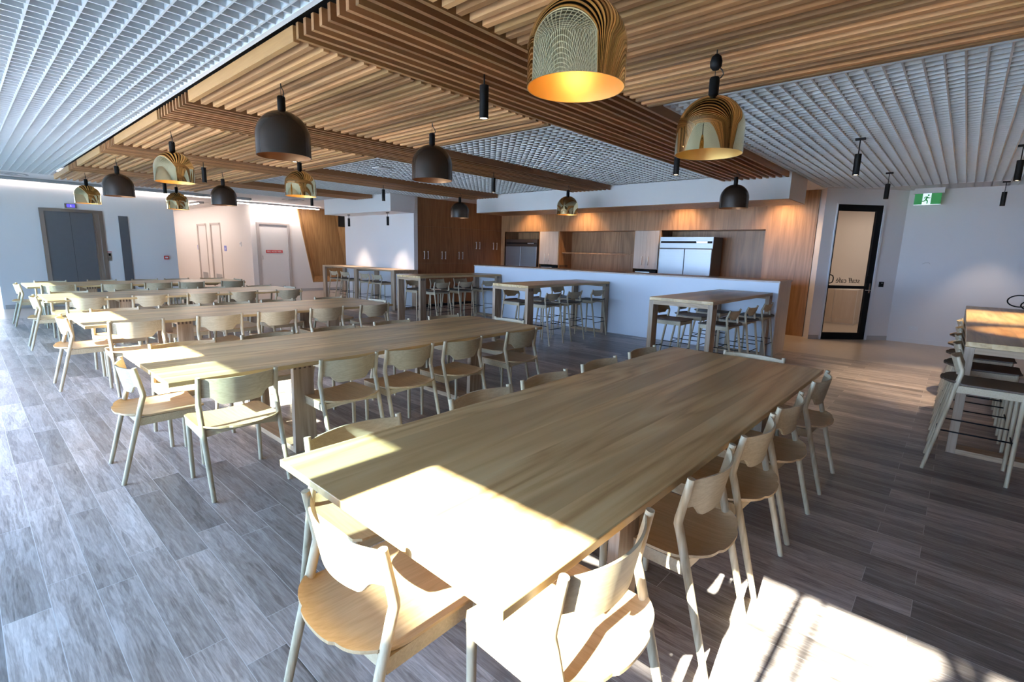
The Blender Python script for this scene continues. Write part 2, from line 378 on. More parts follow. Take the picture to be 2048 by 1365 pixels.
pc = MB(); pc.box(-28.2, -15.5, -1.6, 13.3, CZ, CZ+0.1); pc.box(-15.5, -11.5, 7.85, 13.3, CZ-0.001, CZ+0.065); pc.box(-11.5, -2.35, 9.48, 13.3, CZ-0.001, CZ+0.065)
pc.box(-2.35, -2.0, 11.9, 12.3, CZ-0.001, CZ+0.06)
struct(pc.build('ceiling_plaster', M['plaster']))

# timber battens: long beams run away from the windows, cross battens fill the bays
BZ0, BZ1 = 3.01, 3.11
BEAMS = [(-3.44, 11, 9.45), (-6.75, 10, 9.45), (-10.05, 10, 9.45), (-13.15, 9, 7.83)]
names = ['nearest the camera', 'second from the camera', 'third from the camera', 'farthest, by the lift wall']
for i, (x0, n, ye) in enumerate(BEAMS):
    o = thing('batten_beam', 'long cedar batten ceiling beam, ' + names[i], 'ceiling beam', (x0, 1.66, BZ0), 0, 'cedar batten beams under the ceiling')
    b = MB()
    for k in range(n):
        y = 0.0; L = ye-1.66
        x = k*0.104
        b.box(x-0.016, x+0.016, 0, L, 0, 0.10)
    b.build('batten', M['cedar_y'], o)
    h = MB()
    for q in range(1, 7): h.box(0.0, (n-1)*0.104, q*L/7-0.02, q*L/7+0.02, 0.10, 0.13)
    h.build('support_rail', M['black_void'], o)
BAYS = [(-2.36, X_R-0.02), (-5.72, -3.50), (-9.04, -6.82), (-12.22, -10.10), (-15.35, -13.20)]
bn = ['right of the nearest beam', 'between the first and second beams', 'between the second and third beams', 'between the third and fourth beams', 'beyond the farthest beam']
for i, (x0, x1) in enumerate(BAYS):
    o = thing('batten_panel', 'cedar batten ceiling panel with cross slats ' + bn[i], 'ceiling panel', (x0, 1.68, BZ0), 0, 'cedar cross batten panels under the ceiling')
    b = MB()
    for k in range(27):
        y = k*0.105; j = random.uniform(-0.01, 0.01)
        b.box(0.0, x1-x0+j*0, y-0.021, y+0.021, random.uniform(-0.004, 0.004), 0.10)
    b.build('batten', M['cedar_x'], o)
    h = MB()
    for q in range(0, 5):
        xx = 0.15+q*(x1-x0-0.3)/4; h.box(xx-0.02, xx+0.02, 0, 26*0.105, 0.10, 0.13)
    h.build('support_rail', M['black_void'], o)

# ------------------------------------------------------------------ walls
PL = M['plaster']
# lift wall x=-17, opening for nothing: doors are surface units
struct(BX(-17.3, -17.0, 0.65, 4.3, 0, CZ).build('wall_left', PL))
struct(BX(-28.2, -17.3, 4.1, 4.3, 0, CZ).build('wall_lift_return', PL))
struct(BX(-28.2, -18.4, 6.9, 7.1, 0, CZ).build('wall_restroom', M['plaster_warm']))
struct(BX(-28.4, -28.2, -1.6, 13.3, 0, CZ+0.1).build('wall_far_end', PL))
# fire hose wall with the slanted timber niche cut out
fw = MB()
def yz(pts, x0, x1, mb): mb.hexa([(x0, y, z) for y, z in pts], [(x1, y, z) for y, z in pts])
yz([(7.1, 0), (8.45, 0), (8.45, CZ), (7.1, CZ)], -18.9, -18.4, fw)
yz([(8.45, 0), (9.08, 0), (9.08, 0.32), (9.03, 0.32), (8.52, CZ), (8.45, CZ)], -18.9, -18.4, fw)
yz([(9.08, 0), (13.3, 0), (13.3, 0.32), (9.08, 0.32)], -18.9, -18.4, fw)
yz([(11.4, 0.32), (13.3, 0.32), (13.3, CZ), (11.0, CZ)], -18.9, -18.4, fw)
struct(fw.build('wall_fire_hose', M['plaster_warm']))
struct(BX(-19.0, -18.9, 7.1, 13.3, 0, CZ).build('wall_niche_back', M['plaster_warm']))
nf = bpy.data.objects.new('wall_niche', None); COL.objects.link(nf); nf.location = (-18.4, 8.5, 0); nf['kind'] = 'structure'; nf['label'] = 'honey timber lined niche with a slanted left side in the far wall'
a = MB(); yz([(0.45, 0.50), (2.75, 0.50), (2.6, CZ), (-0.05, CZ)], -0.46, -0.42, a); a.build('back_panel', M['feature'], nf)
a = MB(); a.hexa([(0, 0.53, 0.32), (0, 0.02, CZ-0.005), (-0.44, 0.33, CZ-0.005), (-0.44, 0.80, 0.50)], [(0, 0.56, 0.32), (0, 0.05, CZ-0.005), (-0.44, 0.36, CZ-0.005), (-0.44, 0.83, 0.50)]); a.build('slanted_reveal', M['feature'], nf)
a = MB(); a.hexa([(0, 0.53, 0.32), (0, 2.86, 0.32), (-0.44, 2.86, 0.50), (-0.44, 0.80, 0.50)], [(0, 0.53, 0.35), (0, 2.86, 0.35), (-0.44, 2.86, 0.53), (-0.44, 0.80, 0.53)]); a.build('sill', M['feature'], nf)
a = MB(); a.hexa([(0.0, 1.86, CZ-0.01), (0.0, 2.45, CZ-0.01), (0, 2.65, 0.5), (0, 2.3, 0.5)], [(-0.40, 1.72, CZ-0.01), (-0.40, 2.4, CZ-0.01), (-0.40, 2.6, 0.5), (-0.40, 2.2, 0.5)]); a.build('right_reveal', M['feature'], nf)
tv = thing('wall_screen', 'black wall screen at the top right of the timber niche', 'screen', (-18.35, 10.15, 2.45))
BX(-0.05, 0.04, 0, 0.62, 0, 0.42).build('screen_panel', M['black'], tv); BX(0.04, 0.045, 0.02, 0.60, 0.02, 0.40).build('bezel', M['rubber'], tv)
# white block with bar ledge in front, bulkhead above
struct(BX(-15.25, -11.55, 8.65, 8.78, 0, CZ).build('wall_bar', PL))
struct(BX(-15.05, -11.5, 7.86, 8.65, 2.65, CZ+0.03).build('wall_bar_bulkhead', PL))
struct(BX(-15.25, -15.12, 8.78, 13.2, 0, CZ).build('wall_bar_side', PL))
# kitchen bulkhead
struct(BX(-9.9, -2.35, 9.48, 10.58, 2.665, CZ+0.03).build('wall_kitchen_bulkhead', PL))
struct(BX(-9.9, -2.35, 9.49, 10.57, 2.655, 2.665).build('trim_2', M['veneer']))
# right side walls
a = MB(); a.prism([(-2.44, 12.24), (-2.28, 11.96), (-2.103, 12.137), (-2.244, 12.278)], 0, CZ); struct(a.build('wall_door_left', PL))
a = MB(); a.prism([(-1.40, 12.84), (-1.05, 13.18), (-1.19, 13.33), (-1.541, 12.981)], 0, CZ); struct(a.build('wall_door_right', PL))
a = MB(); a.prism([(-2.103, 12.137), (-1.40, 12.84), (-1.541, 12.981), (-2.244, 12.278)], 2.80, CZ); struct(a.build('wall_door_head', PL))
struct(BX(-1.05, X_R, 13.18, 13.33, 0, CZ+0.1).build('wall_back', PL))
struct(BX(X_R, X_R+0.15, -1.6, 13.33, 0, CZ+0.2).build('wall_right', M['veneer_dark']))  # unseen; dark finish put in to cut bounce light
struct(BX(-28.2, -3.4, 13.2, 13.3, 0, CZ+0.1).build('wall_back_left', PL))
# lobby seen through the glass door
lb = MB(); lb.box(-3.4, -3.25, 12.4, 16.2, 0, CZ); lb.box(-3.4, 0.4, 16.0, 16.15, 0, CZ); lb.box(0.25, 0.4, 13.33, 16.1, 0, CZ)
struct(lb.build('wall_lobby', M['plaster_warm']))
struct(BX(-3.4, 0.4, 12.4, 16.2, CZ, CZ+0.05).build('ceiling_lobby', PL))
lc = thing('lobby_cupboard', 'low pale cupboard in the lobby behind the glass door', 'cupboard', (-2.95, 15.4, 0))
BX(0, 1.0, 0, 0.58, 0, 0.92).build('carcass', M['door_pale'], lc); BX(0.02, 0.49, -0.02, 0, 0.05, 0.90).build('door', M['cab_pale'], lc); BX(0.51, 0.98, -0.02, 0, 0.05, 0.90).build('door', M['cab_pale'], lc)
ll = bpy.data.lights.new('lobby_lamp', 'AREA'); ll.energy = 17; ll.size = 1.2; ll.color = (1.0, 0.84, 0.70)
lo = bpy.data.objects.new('lobby_lamp', ll); COL.objects.link(lo); lo.location = (-1.9, 14.6, 3.05)
# baseboards
SK = M['skirt']
struct(BX(-17.0, -16.985, 0.65, 4.3, 0, 0.1).build('baseboard_left', SK))
struct(BX(-18.4, -18.385, 6.9, 13.2, 0, 0.1).build('baseboard_fire_hose', SK))
struct(BX(-1.05, X_R, 13.165, 13.18, 0, 0.09).build('baseboard_back', PL))
a = MB(); a.prism([(-1.40+0.0, 12.84), (-1.05, 13.18), (-1.04, 13.17), (-1.39, 12.83)], 0, 0.09); struct(a.build('baseboard_door', SK))
a = MB(); a.prism([(-2.28, 11.96), (-2.13, 12.11), (-2.12, 12.10), (-2.275, 11.945)], 0, 0.09); struct(a.build('baseboard_door_left', SK))

# ------------------------------------------------------------------ window wall (behind the camera) and terrace, with added sun and daylight blockers
WY = -1.6; HEAD = (2.81-WY)/SUN_K
COLS = [-1.66, -4.33, -7.0, -9.67, -12.34, -15.0]
GX1 = 0.45
struct(BX(GX1, X_R+0.15, WY-0.15, WY, 0, CZ+0.2).build('wall_window_right', M['veneer_dark']))  # unseen; kept solid and dark to cut light on the right
struct(BX(-17.3, GX1, WY-0.15, WY, HEAD, CZ+0.2).build('wall_window_head', PL))
struct(BX(-17.0, -15.125, WY-0.15, WY, 0, HEAD).build('wall_window_left', PL))  # unseen last bay, closed to dim the lift wall
for i, x in enumerate(COLS):
    struct(BX(x-0.125, x+0.125, WY-0.15, WY, 0, HEAD).build('wall_pier_%d' % (i+1), PL))
ed = [GX1] + sum([[x+0.125, x-0.125] for x in COLS], []) + [-17.0]
wi = 0
for j in range(0, len(ed)-1, 2):
    a_, b_ = ed[j+1], ed[j]
    if a_ < -16.5: continue
    wi += 1
    struct(BX(a_, b_, WY-0.08, WY-0.07, 0, HEAD).build('window_%d' % wi, M['glass_tint'] if wi in (2, 5, 6) else M['glass']))  # tint on the farthest bay added to dim the lift wall
fr = MB()
fr.box(-0.41, -0.365, WY-0.12, WY-0.03, 0, HEAD); fr.box(-0.30, -0.275, WY-0.12, WY-0.03, 0, HEAD)
for x in (-3.0, -5.67, -8.34, -11.0, -13.67): fr.box(x-0.01, x+0.01, WY-0.1, WY-0.05, 0, HEAD)
struct(fr.build('trim_3', M['frame_dark']))
struct(BX(-17.06, -17.05, 0.05, 0.65, 0.0, 2.95).build('window_9', M['glass']))
struct(BX(-17.3, -17.0, WY-0.15, 0.05, 0, CZ).build('wall_left_corner', PL))  # unseen; closes part of the side glazing to dim the lift wall
wf = MB(); wf.box(-17.09, -17.0, 0.61, 0.65, 0, 2.95); wf.box(-17.09, -17.0, 0.05, 0.65, 2.9, CZ)
struct(wf.build('trim_4', M['trimwhite']))
struct(BX(-60, 20, -60, WY, -0.3, -0.02).build('floor_terrace', M['terrace']))
NB = -9.0
wk = thing('sun_block_walkway', 'added white walkway on columns that blocks low sun, unseen behind the camera', 'walkway', (0, 0, -0.02))  # added blocker: its deck sets where low sun stops on the floor
BX(-30, 12, NB-2, NB, (-1.7-NB)/SUN_K, (1.78-NB)/SUN_K+0.02).build('deck', M['plaster'], wk)
for x in range(-28, 12, 6): BX(x-0.15, x+0.15, NB-1.2, NB-0.9, 0, (-1.7-NB)/SUN_K).build('column', M['plaster'], wk)
tag(BX(0.9, 12, NB+0.1, WY-0.2, -0.02, 8.0).build('daylight_block_wing', M['skirt_dark']), 'added dark grey building wing cutting daylight on the right, unseen behind the camera', 'building')  # added blocker: hides sky so the right floor gets less daylight
pl = thing('sun_block_shrub', 'added leafy potted shrub outside, unseen, shading the right end of the sun patch', 'plant', (0.22, -2.3, -0.02))  # added out of view; its leaves cut off the sun patch
MB().lathe([(0.01, 0), (0.17, 0), (0.21, 0.45), (0.18, 0.45), (0.17, 0.40), (0.01, 0.40)], 20).build('pot', M['bronze'], pl)
MB().tube([(0, 0, 0.4), (0.03, 0.02, 1.2), (0.0, 0.0, 1.9)], [0.02, 0.016, 0.01], 8).build('stem', M['end_grain'], pl)
lf = MB(); rr = random.Random(3)
for k in range(620):
    z = rr.uniform(1.5, 2.72); w = 0.30*math.sin(min(1, (2.78-z)/0.9)*PI/2)+0.04
    c = Vector((rr.uniform(-w, w)*0.75 + 0.02, rr.uniform(-w, w), z)); d = Vector((rr.uniform(-1, 1), rr.uniform(-1, 1), rr.uniform(-0.6, 0.8))).normalized()
    e = d.cross(Vector((rr.uniform(-1, 1), rr.uniform(-1, 1), 1))).normalized(); L = rr.uniform(0.04, 0.075)
    lf.quad([c-d*L, c+e*L*0.42, c+d*L, c-e*L*0.42])
lo_ = lf.build('foliage', M['leaf'], pl); lo_['kind'] = 'stuff'

# ------------------------------------------------------------------ chairs and stools
def make_seat_unit(name, cat, W, H, BEND, BY, TY, SZ, FY, FX, bh, seatd, stool=False):
    """faces +y, rear feet on y=0. BEND height of the kink, BY its y, TY top y, SZ seat height, FY front leg y"""
    t = thing(name, '', cat)
    R = 0.0175 if not stool else 0.016
    for s in (-1, 1):
        x = s*(W/2-R)
        pts = [(x, 0, 0), (x, BY*0.5, BEND*0.5), (x, BY*0.93, BEND*0.93), (x, BY*0.995, BEND*0.985), (x, BY*0.985, BEND*1.02), (x, BY+(TY-BY)*0.3, BEND+(H-BEND)*0.3), (x, TY, H)]
        MB().tube(pts, [R*0.85, R, R*1.05, R*1.05, R*1.05, R, R*0.9], 12).build('leg', M['chair_leg'], t)
    for s in (-1, 1):
        MB().tube([(s*FX, FY, 0), (s*FX, FY, SZ-0.012)], [R*0.85, R], 12).build('leg', M['chair_leg'], t)
    # backrest: curved plywood with a waved lower edge
    hw = W/2-R*1.6
    def yp(z): return BY+(TY-BY)*(z-BEND)/(H-BEND)
    zt = H-0.015; sag = 0.075 if not stool else 0.055
    def low(x):
        a = abs(x)/hw; k = min(1, max(0, (a-0.50)/0.28)); k = k*k*(3-2*k)
        return zt-bh + k*bh*0.30
    def bp(u, v):
        x = -hw+2*hw*u; z = low(x) + (zt-low(x))*v
        return (x, yp(z)+0.006-sag*(1-(x/hw)**2), z)
    def bt(u, v):
        x = -hw+2*hw*u; n = Vector((-2*sag*x/hw**2*1.0, -1, 0)).normalized(); return n*0.011*-1
    MB().grid(bp, 28, 5, bt).build('backrest', M['chair'], t)
    # seat
    yb = BY*SZ/BEND
    def half(yv):
        return W/2-0.018
    def sp(u, v):
        a = -1+2*u
        back = yb-0.01 - 0.10*(1-abs(a)**2.6) + (0.012*math.sin(abs(a)*PI*1.7) if abs(a) > 0.4 else 0)
        y = back + (FY+0.035-back)*v
        w = (W/2-0.006)*(1 if v > 0.25 else 0.94+0.06*v/0.25) if not stool else (W/2-0.004)
        cr = 0.03; 
        if v > 0.93: w -= cr*(1-math.sqrt(max(0, 1-((v-0.93)/0.07)**2)))
        x = a*w*(1-0.02*v)
        z = SZ - 0.014*(1-a*a)*(1 if not stool else 0.6) + 0.02*max(0, (0.18-v)/0.18)**2
        return (x, y, z)
    st_ = MB().grid(sp, 26, 16, lambda u, v: (0, 0, -0.012)).build('seat', M['stool_seat'] if stool else M['seat'], t)
    if stool: st_['label'] = 'dark brown seat pad'
    fr = MB(); zf1 = SZ-0.016; zf0 = zf1-0.055
    for s in (-1, 1):
        xa, xb = s*(W/2-R), s*FX
        fr.hexa([(xa-0.011, yb, zf0), (xa+0.011, yb, zf0), (xb+0.011, FY, zf0), (xb-0.011, FY, zf0)], [(xa-0.011, yb, zf1), (xa+0.011, yb, zf1), (xb+0.011, FY, zf1), (xb-0.011, FY, zf1)])
    fr.box(-FX, FX, FY-0.011, FY+0.011, zf0, zf1)
    n = 10
    for k in range(n):   # bowed rear rail under the seat
        x0 = -(W/2-R)+2*(W/2-R)*k/n; x1 = -(W/2-R)+2*(W/2-R)*(k+1)/n
        f = lambda x: yb-0.03*(1-(x/(W/2))**2)
        g_ = lambda x: zf0+0.03*(1-(x/(W/2))**2)*1.0
        fr.hexa([(x0, f(x0), g_(x0)), (x1, f(x1), g_(x1)), (x1, f(x1)+0.018, g_(x1)), (x0, f(x0)+0.018, g_(x0))], [(x0, f(x0), zf1), (x1, f(x1), zf1), (x1, f(x1)+0.018, zf1), (x0, f(x0)+0.018, zf1)])
    fr.build('seat_frame', M['chair'], t)
    if stool:
        fb = MB(); z1, z2 = 0.29, 0.35
        ya = BY*z1/BEND
        fb.tube([(-(W/2-R), ya, z1), (W/2-R, ya, z1)], 0.006, 8)
        fb.tube([(-FX, FY, z1), (FX, FY, z1)], 0.006, 8)
        for s in (-1, 1): fb.tube([(s*(W/2-R), BY*z2/BEND, z2), (s*FX, FY, z2)], 0.006, 8)
        o = fb.build('footrest', M['black'], t); o['label'] = 'thin black metal footrest bars'
    return t
proto_chair = make_seat_unit('dining_chair', 'chair', 0.53, 0.82, 0.625, 0.165, 0.128, 0.478, 0.50, 0.235, 0.185, 0.5)
proto_stool = make_seat_unit('bar_stool', 'stool', 0.455, 0.955, 0.84, 0.135, 0.095, 0.745, 0.50, 0.205, 0.125, 0.5, True)
CE = -1.395, -4.36, -7.47, -10.65, -13.68
T0, T1 = 0.82, 4.68
TN = ['nearest', 'second', 'third', 'fourth', 'farthest']
ORD = ['first', 'second', 'third', 'fourth', 'last']
used = {'c': False, 's': False}
def place(kind, x, y, rz, label, group):
    p = proto_chair if kind == 'c' else proto_stool
    if not used[kind]:
        used[kind] = True; p.location = (x, y, 0); p.rotation_euler = (0, 0, rz); p['label'] = label; p['group'] = group; return p
    return dup(p, (x, y, 0), rz, label, group)
RX = [-0.556, -3.45, -6.64, -9.88, -12.87]      # rear feet lines on the right sides
LX = [-2.25, -5.20, -8.33, -11.50, -14.52]
YR = [[1.245, 2.08, 2.725, 3.37, 4.24], [1.2, 2.04, 2.63, 3.28, 4.16], [1.265, 2.11, 2.81, 3.52, 4.31], [1.285, 2.1, 2.88, 3.55, 4.40], [1.265, 2.165, 2.89, 3.52, 4.39]]
YL = [[1.226, 2.09, 2.725, 3.444, 4.18], [1.27, 2.0, 2.70, 3.46, 4.28], [1.32, 2.05, 2.735, 3.41, 4.29], [1.23, 2.1, 2.75, 3.43, 4.35], [1.28, 2.135, 2.93, 3.58, 4.35]]
NX = [-1.387, -4.40, -7.57, -10.62, -13.70]
FXc = [-1.31, -4.30, -7.35, -10.70, -13.66]
rj = random.Random(11)
for i in range(5):
    g_ = 'pale wooden chairs around the long dining tables'
    for k in range(5):
        place('c', RX[i], YR[i][k], PI/2 + rj.uniform(-0.02, 0.02), f'pale wooden chair, {ORD[k]} from the windows, on the right side of the {TN[i]} dining table', g_)
        place('c', LX[i], YL[i][k], -PI/2 + rj.uniform(-0.02, 0.02), f'pale wooden chair, {ORD[k]} from the windows, on the left side of the {TN[i]} dining table', g_)
    place('c', NX[i], 0.605, 0 + rj.uniform(-0.02, 0.02), f'pale wooden chair at the window end of the {TN[i]} long dining table', g_)
    place('c', FXc[i], 4.86, PI, f'pale wooden chair at the kitchen end of the {TN[i]} long dining table', g_)

# ------------------------------------------------------------------ dining tables
def make_table():
    t = thing('dining_table', '', 'table', group='long oak dining tables in a row')
    L = T1-T0; h = 0.65
    BX(-h, h, 0, L, 0.753, 0.785).build('tabletop', M['table'], t, 0.003)
    for yc in (0.96, L-0.96):
        for s in (-1, 1):
            xo = s*(h-0.155); xi = s*(h-0.155-0.05); a_, b_ = min(xo, xi), max(xo, xi)
            lg = MB(); lg.hexa([(a_, yc-0.095, 0.0), (b_, yc-0.095, 0.0), (b_, yc+0.095, 0.0), (a_, yc+0.095, 0.0)], [(a_, yc-0.08, 0.752), (b_, yc-0.08, 0.752), (b_, yc+0.08, 0.752), (a_, yc+0.08, 0.752)])
            l = lg.build('leg', M['table_leg'], t, 0.002)
            j = MB()
            for q in range(4):
                y = yc-0.078+q*0.041; xx = xo+s*0.0008; j.box(min(xo-s*0.002, xx), max(xo-s*0.002, xx), y, y+0.02, 0.702, 0.7515)
            o = j.build('finger_joint', M['end_grain'], l); o['label'] = 'dark end grain of the finger joint'
        BX(-(h-0.20), h-0.20, yc-0.08, yc+0.08, 0.700, 0.752).build('rail', M['table_x'], t)
        BX(-(h-0.20), h-0.20, yc-0.095, yc+0.095, 0.0, 0.045).build('runner', M['table_x'], t)
    return t
pt = make_table(); 
for i in range(5):
    lab = ['nearest long oak dining table, sunlit at its window end, in the foreground', 'second long oak dining table from the foreground, sun striped at its window end', 'third long oak dining table, the middle one of five', 'fourth long oak dining table, second from the lift wall', 'farthest long oak dining table, closest to the lift doors'][i]
    if i == 0: pt.location = (CE[0], T0, 0); pt['label'] = lab
    else: dup(pt, (CE[i], T0, 0), 0, lab)

# ------------------------------------------------------------------ bar tables
def make_bar(W_, L_, H_, fx, label, loc, frames=2, along='Y'):
    t = thing('bar_table', label, 'table', loc, 0, 'tall oak bar tables')
    tm = M['table'] if along == 'Y' else M['table_x']
    BX(0, W_, 0, L_, H_-0.045, H_).build('tabletop', tm, t, 0.003)
    if along == 'Y':
        ys = [0.0 + (L_-0.16)*k/(frames-1) for k in range(frames)]
        for y in ys:
            for x in (0.0, W_-0.065):
                l = BX(x, x+0.065, y, y+0.16, 0, H_-0.046).build('leg', M['table_leg'], t, 0.002)
                s = 1 if x > 0 else -1; xo = x+0.065 if x > 0 else x
                j = MB()
                for q in range(3): j.box(min(xo, xo+s*0.001), max(xo, xo+s*0.001), y+0.03+q*0.042, y+0.05+q*0.042, H_-0.10, H_-0.047)
                o = j.build('finger_joint', M['end_grain'], l); o['label'] = 'dark end grain of the finger joint'
            BX(0.065, W_-0.065, y, y+0.16, H_-0.10, H_-0.046).build('rail', M['table_x'], t)
            BX(0.065, W_-0.065, y, y+0.16, 0.0, 0.045).build('runner', M['table_x'], t)
    else:
        for k in range(frames):
            x = (W_-0.16)*k/(frames-1)
            for y in (0.0, L_-0.065): BX(x, x+0.16, y, y+0.065, 0, H_-0.046).build('leg', M['table_leg'], t, 0.002)
            BX(x, x+0.16, 0.065, L_-0.065, H_-0.10, H_-0.046).build('rail', M['table_leg'], t)
            BX(x, x+0.16, 0.065, L_-0.065, 0, 0.045).build('runner', M['table_leg'], t)
    return t
BH = 1.092
make_bar(0.90, 2.72, BH, 0, 'tall oak bar table nearest the glass door end of the white counter', (-3.27, 6.55, 0))
make_bar(0.86, 2.68, BH, 0, 'tall oak bar table in front of the middle of the white counter', (-6.44, 6.60, 0))
make_bar(0.86, 2.55, BH, 0, 'tall oak bar table in front of the brown cupboard wall', (-9.60, 6.70, 0))
make_bar(3.95, 0.76, BH, 0, 'long narrow oak bar table against the white wall with wall spotlights', (-15.35, 7.87, 0), 3, 'X')
make_bar(1.0, 4.85, 1.01, 0, 'tall oak bar table at the right edge with glowing top', (0.094, 5.77, 0))
GS = 'pale wooden bar stools at the tall tables'
bt = [('right', 'glass door end', -2.26, [7.17, 7.95, 8.75], -3.27+0.90+0.2), ('middle', 'middle', 0, [7.23, 7.91, 8.73], 0), ('left', 'cupboard', 0, [7.23, 7.95, 8.72], 0)]
bars = [(-3.27, -2.37, [7.17, 7.95, 8.75], 'bar table nearest the glass door'), (-6.44, -5.58, [7.23, 7.91, 8.73], 'middle counter bar table'), (-9.60, -8.74, [7.25, 7.97, 8.74], 'bar table by the brown cupboards')]
for x0, x1, ys, nm in bars:
    for k, y in enumerate(ys):
        o3 = ['near', 'middle', 'far'][k]
        place('s', x1+0.19, y, PI/2, f'pale bar stool, {o3} one right of the {nm}', GS)
        place('s', x0-0.19, y-0.03, -PI/2, f'pale bar stool, {o3} one left of the {nm}', GS)
for k, x in enumerate((-14.35, -13.7, -12.62, -12.0)):
    place('s', x, 7.60, 0, f'pale bar stool, {["far left", "second", "third", "nearest"][k]} one at the bar against the white wall', GS)
for k, y in enumerate((5.37, 6.2, 6.92, 7.68, 8.62)):
    place('s', -0.04, y, -PI/2, f'pale bar stool, {ORD[k]} from the camera at the right edge bar table', GS)

# ------------------------------------------------------------------ pendant lamps
def make_pendant(kind, lit):
    brass = kind == 'brass'
    t = thing('pendant_lamp', '', 'pendant lamp')
    R = 0.217
    prof = [(R, 0.0), (R*1.0, 0.155)] + [(R*math.cos(a*PI/2/16), 0.155+0.215*math.sin(a*PI/2/16)) for a in range(1, 17)]
    prof[-1] = (0.002, 0.370)
    MB().lathe(prof, 72).build('shade', M['brass'] if brass else M['bronze'], t)
    pin = [(r-0.004 if r > 0.01 else 0.001, z-0.003 if z > 0.05 else z+0.0005) for r, z in prof]
    MB().lathe(pin, 48).build('shade_lining', M['brass_in'] if brass else M['bronze_in'], t)
    MB().lathe([(R, 0.0), (R-0.004, 0.0005)], 48).build('rim', M['brass_in'] if brass else M['bronze'], t)
    MB().lathe([(0.0, 0.36), (0.032, 0.36), (0.032, 0.475), (0.026, 0.485), (0.0, 0.485)], 24).build('stem', M['black'], t)
    c = MB(); c.tube([(0, 0, 0.485), (0, 0, 0.62), (0.0, 0, 0.66)], 0.0022, 6); c.tube([(0.0, 0, 0.60), (0.012, 0, 0.555), (0.045, 0, 0.52), (0.055, 0, 0.495), (0.04, 0, 0.475), (0.02, 0, 0.47)], 0.004, 8)
    c.build('cable', M['rubber'], t)
    MB().lathe([(0.001, 0.24), (0.035, 0.22), (0.05, 0.18), (0.035, 0.135), (0.001, 0.12)], 20).build('bulb', M['bulb'] if lit else M['bulb_dim'], t)
    return t
PZ = 2.43
pb_lit = make_pendant('brass', True); pb_off = make_pendant('brass', False); pd = make_pendant('dark', False)
GB, GD = 'mirror brass dome pendants', 'dark bronze dome pendants'
pend = [(pb_lit, -1.40, 1.94, 2.402, 'large glowing brass dome pendant over the window end of the nearest table', GB),
        (pb_off, -1.40, 3.50, 2.359, 'brass dome pendant with a round pulley over the kitchen end of the nearest table', GB),
        (pd, -4.45, 1.98, 2.425, 'dark bronze dome pendant over the window end of the second table', GD),
        (pd, -4.45, 3.585, 2.419, 'dark bronze dome pendant over the kitchen end of the second table', GD),
        (pb_lit, -7.50, 1.95, 2.424, 'lit brass dome pendant over the window end of the third table', GB),
        (pb_lit, -7.50, 3.555, 2.407, 'lit brass dome pendant over the kitchen end of the third table', GB),
        (pd, -10.62, 1.94, 2.416, 'dark bronze dome pendant over the window end of the fourth table', GD),
        (pd, -10.62, 3.536, 2.402, 'dark bronze dome pendant over the kitchen end of the fourth table', GD),
        (pb_lit, -13.6, 1.952, 2.428, 'lit brass dome pendant over the window end of the farthest table', GB),
        (pb_lit, -13.4, 3.49, 2.423, 'lit brass dome pendant over the kitchen end of the farthest table', GB),
        (pd, -2.90, 8.48, 2.447, 'small looking dark dome pendant over the bar table by the glass door', GD),
        (pb_lit, -6.20, 8.50, 2.441, 'small looking brass dome pendant over the middle counter bar table', GB),
        (pd, -9.20, 8.25, 2.438, 'small looking dark dome pendant in front of the brown cupboard wall', GD)]
seen = {}
for p, x, y, z, lab, grp in pend:
    if id(p) not in seen:
        seen[id(p)] = 1; p.location = (x, y, z); p['label'] = lab; p['group'] = grp; o = p
    else: o = dup(p, (x, y, z), 0, lab, grp)
    if y == 3.50 and x == -1.40:
        MB().lathe([(0.001, 0.525), (0.02, 0.53), (0.036, 0.55), (0.038, 0.58), (0.030, 0.61), (0.012, 0.625), (0.001, 0.627)], 16).build('pulley', M['black'], o)
        MB().tube([(0, 0, 0.627), (0, 0, 0.70)], 0.004, 8).build('hanger', M['black'], o)

# ------------------------------------------------------------------ cylinder spotlights
def make_spot():
    t = thing('cylinder_spotlight', '', 'spotlight')
    MB().lathe([(0.001, 0.24), (0.035, 0.24), (0.035, 0.0), (0.031, 0.0), (0.031, 0.012)], 24).build('body', M['black'], t)
    MB().lathe([(0.031, 0.006), (0.001, 0.006)], 24).build('lens', M['lens'], t)
    return t
ps = make_spot(); sp_used = False
def spot(x, y, z, top, label, grp, energy=25, disc=True, blend=0.6, size=60, tilt=(0, 0), color=(1.0, 0.76, 0.5)):
    global sp_used
    if not sp_used: sp_used = True; o = ps; o.location = (x, y, z); o['label'] = label; o['group'] = grp; kids = list(o.children)
    else:
        o = ps.copy(); COL.objects.link(o); o.location = (x, y, z); o['label'] = label; o['group'] = grp
        for ch in base_kids:
            c = ch.copy(); COL.objects.link(c); c.parent = o
    MB().tube([(0, 0, 0.24), (0, 0, top-z)], 0.006, 8).build('stem', M['black'], o)
    if disc: BX(-0.05, 0.05, -0.022, 0.022, top-z-0.022, top-z+0.001).build('mount', M['black'], o)
    if energy:
        l = bpy.data.lights.new('spot_lamp', 'SPOT'); l.energy = energy; l.spot_size = math.radians(size); l.spot_blend = blend; l.color = color; l.shadow_soft_size = 0.03
        lo = bpy.data.objects.new('spot_lamp', l); COL.objects.link(lo); lo.parent = o; lo.location = (0, 0, -0.01); lo.rotation_euler = (tilt[0], tilt[1], 0)
    return o
base_kids = list(ps.children)
GSP = 'black cylinder spotlights hanging from the ceiling'
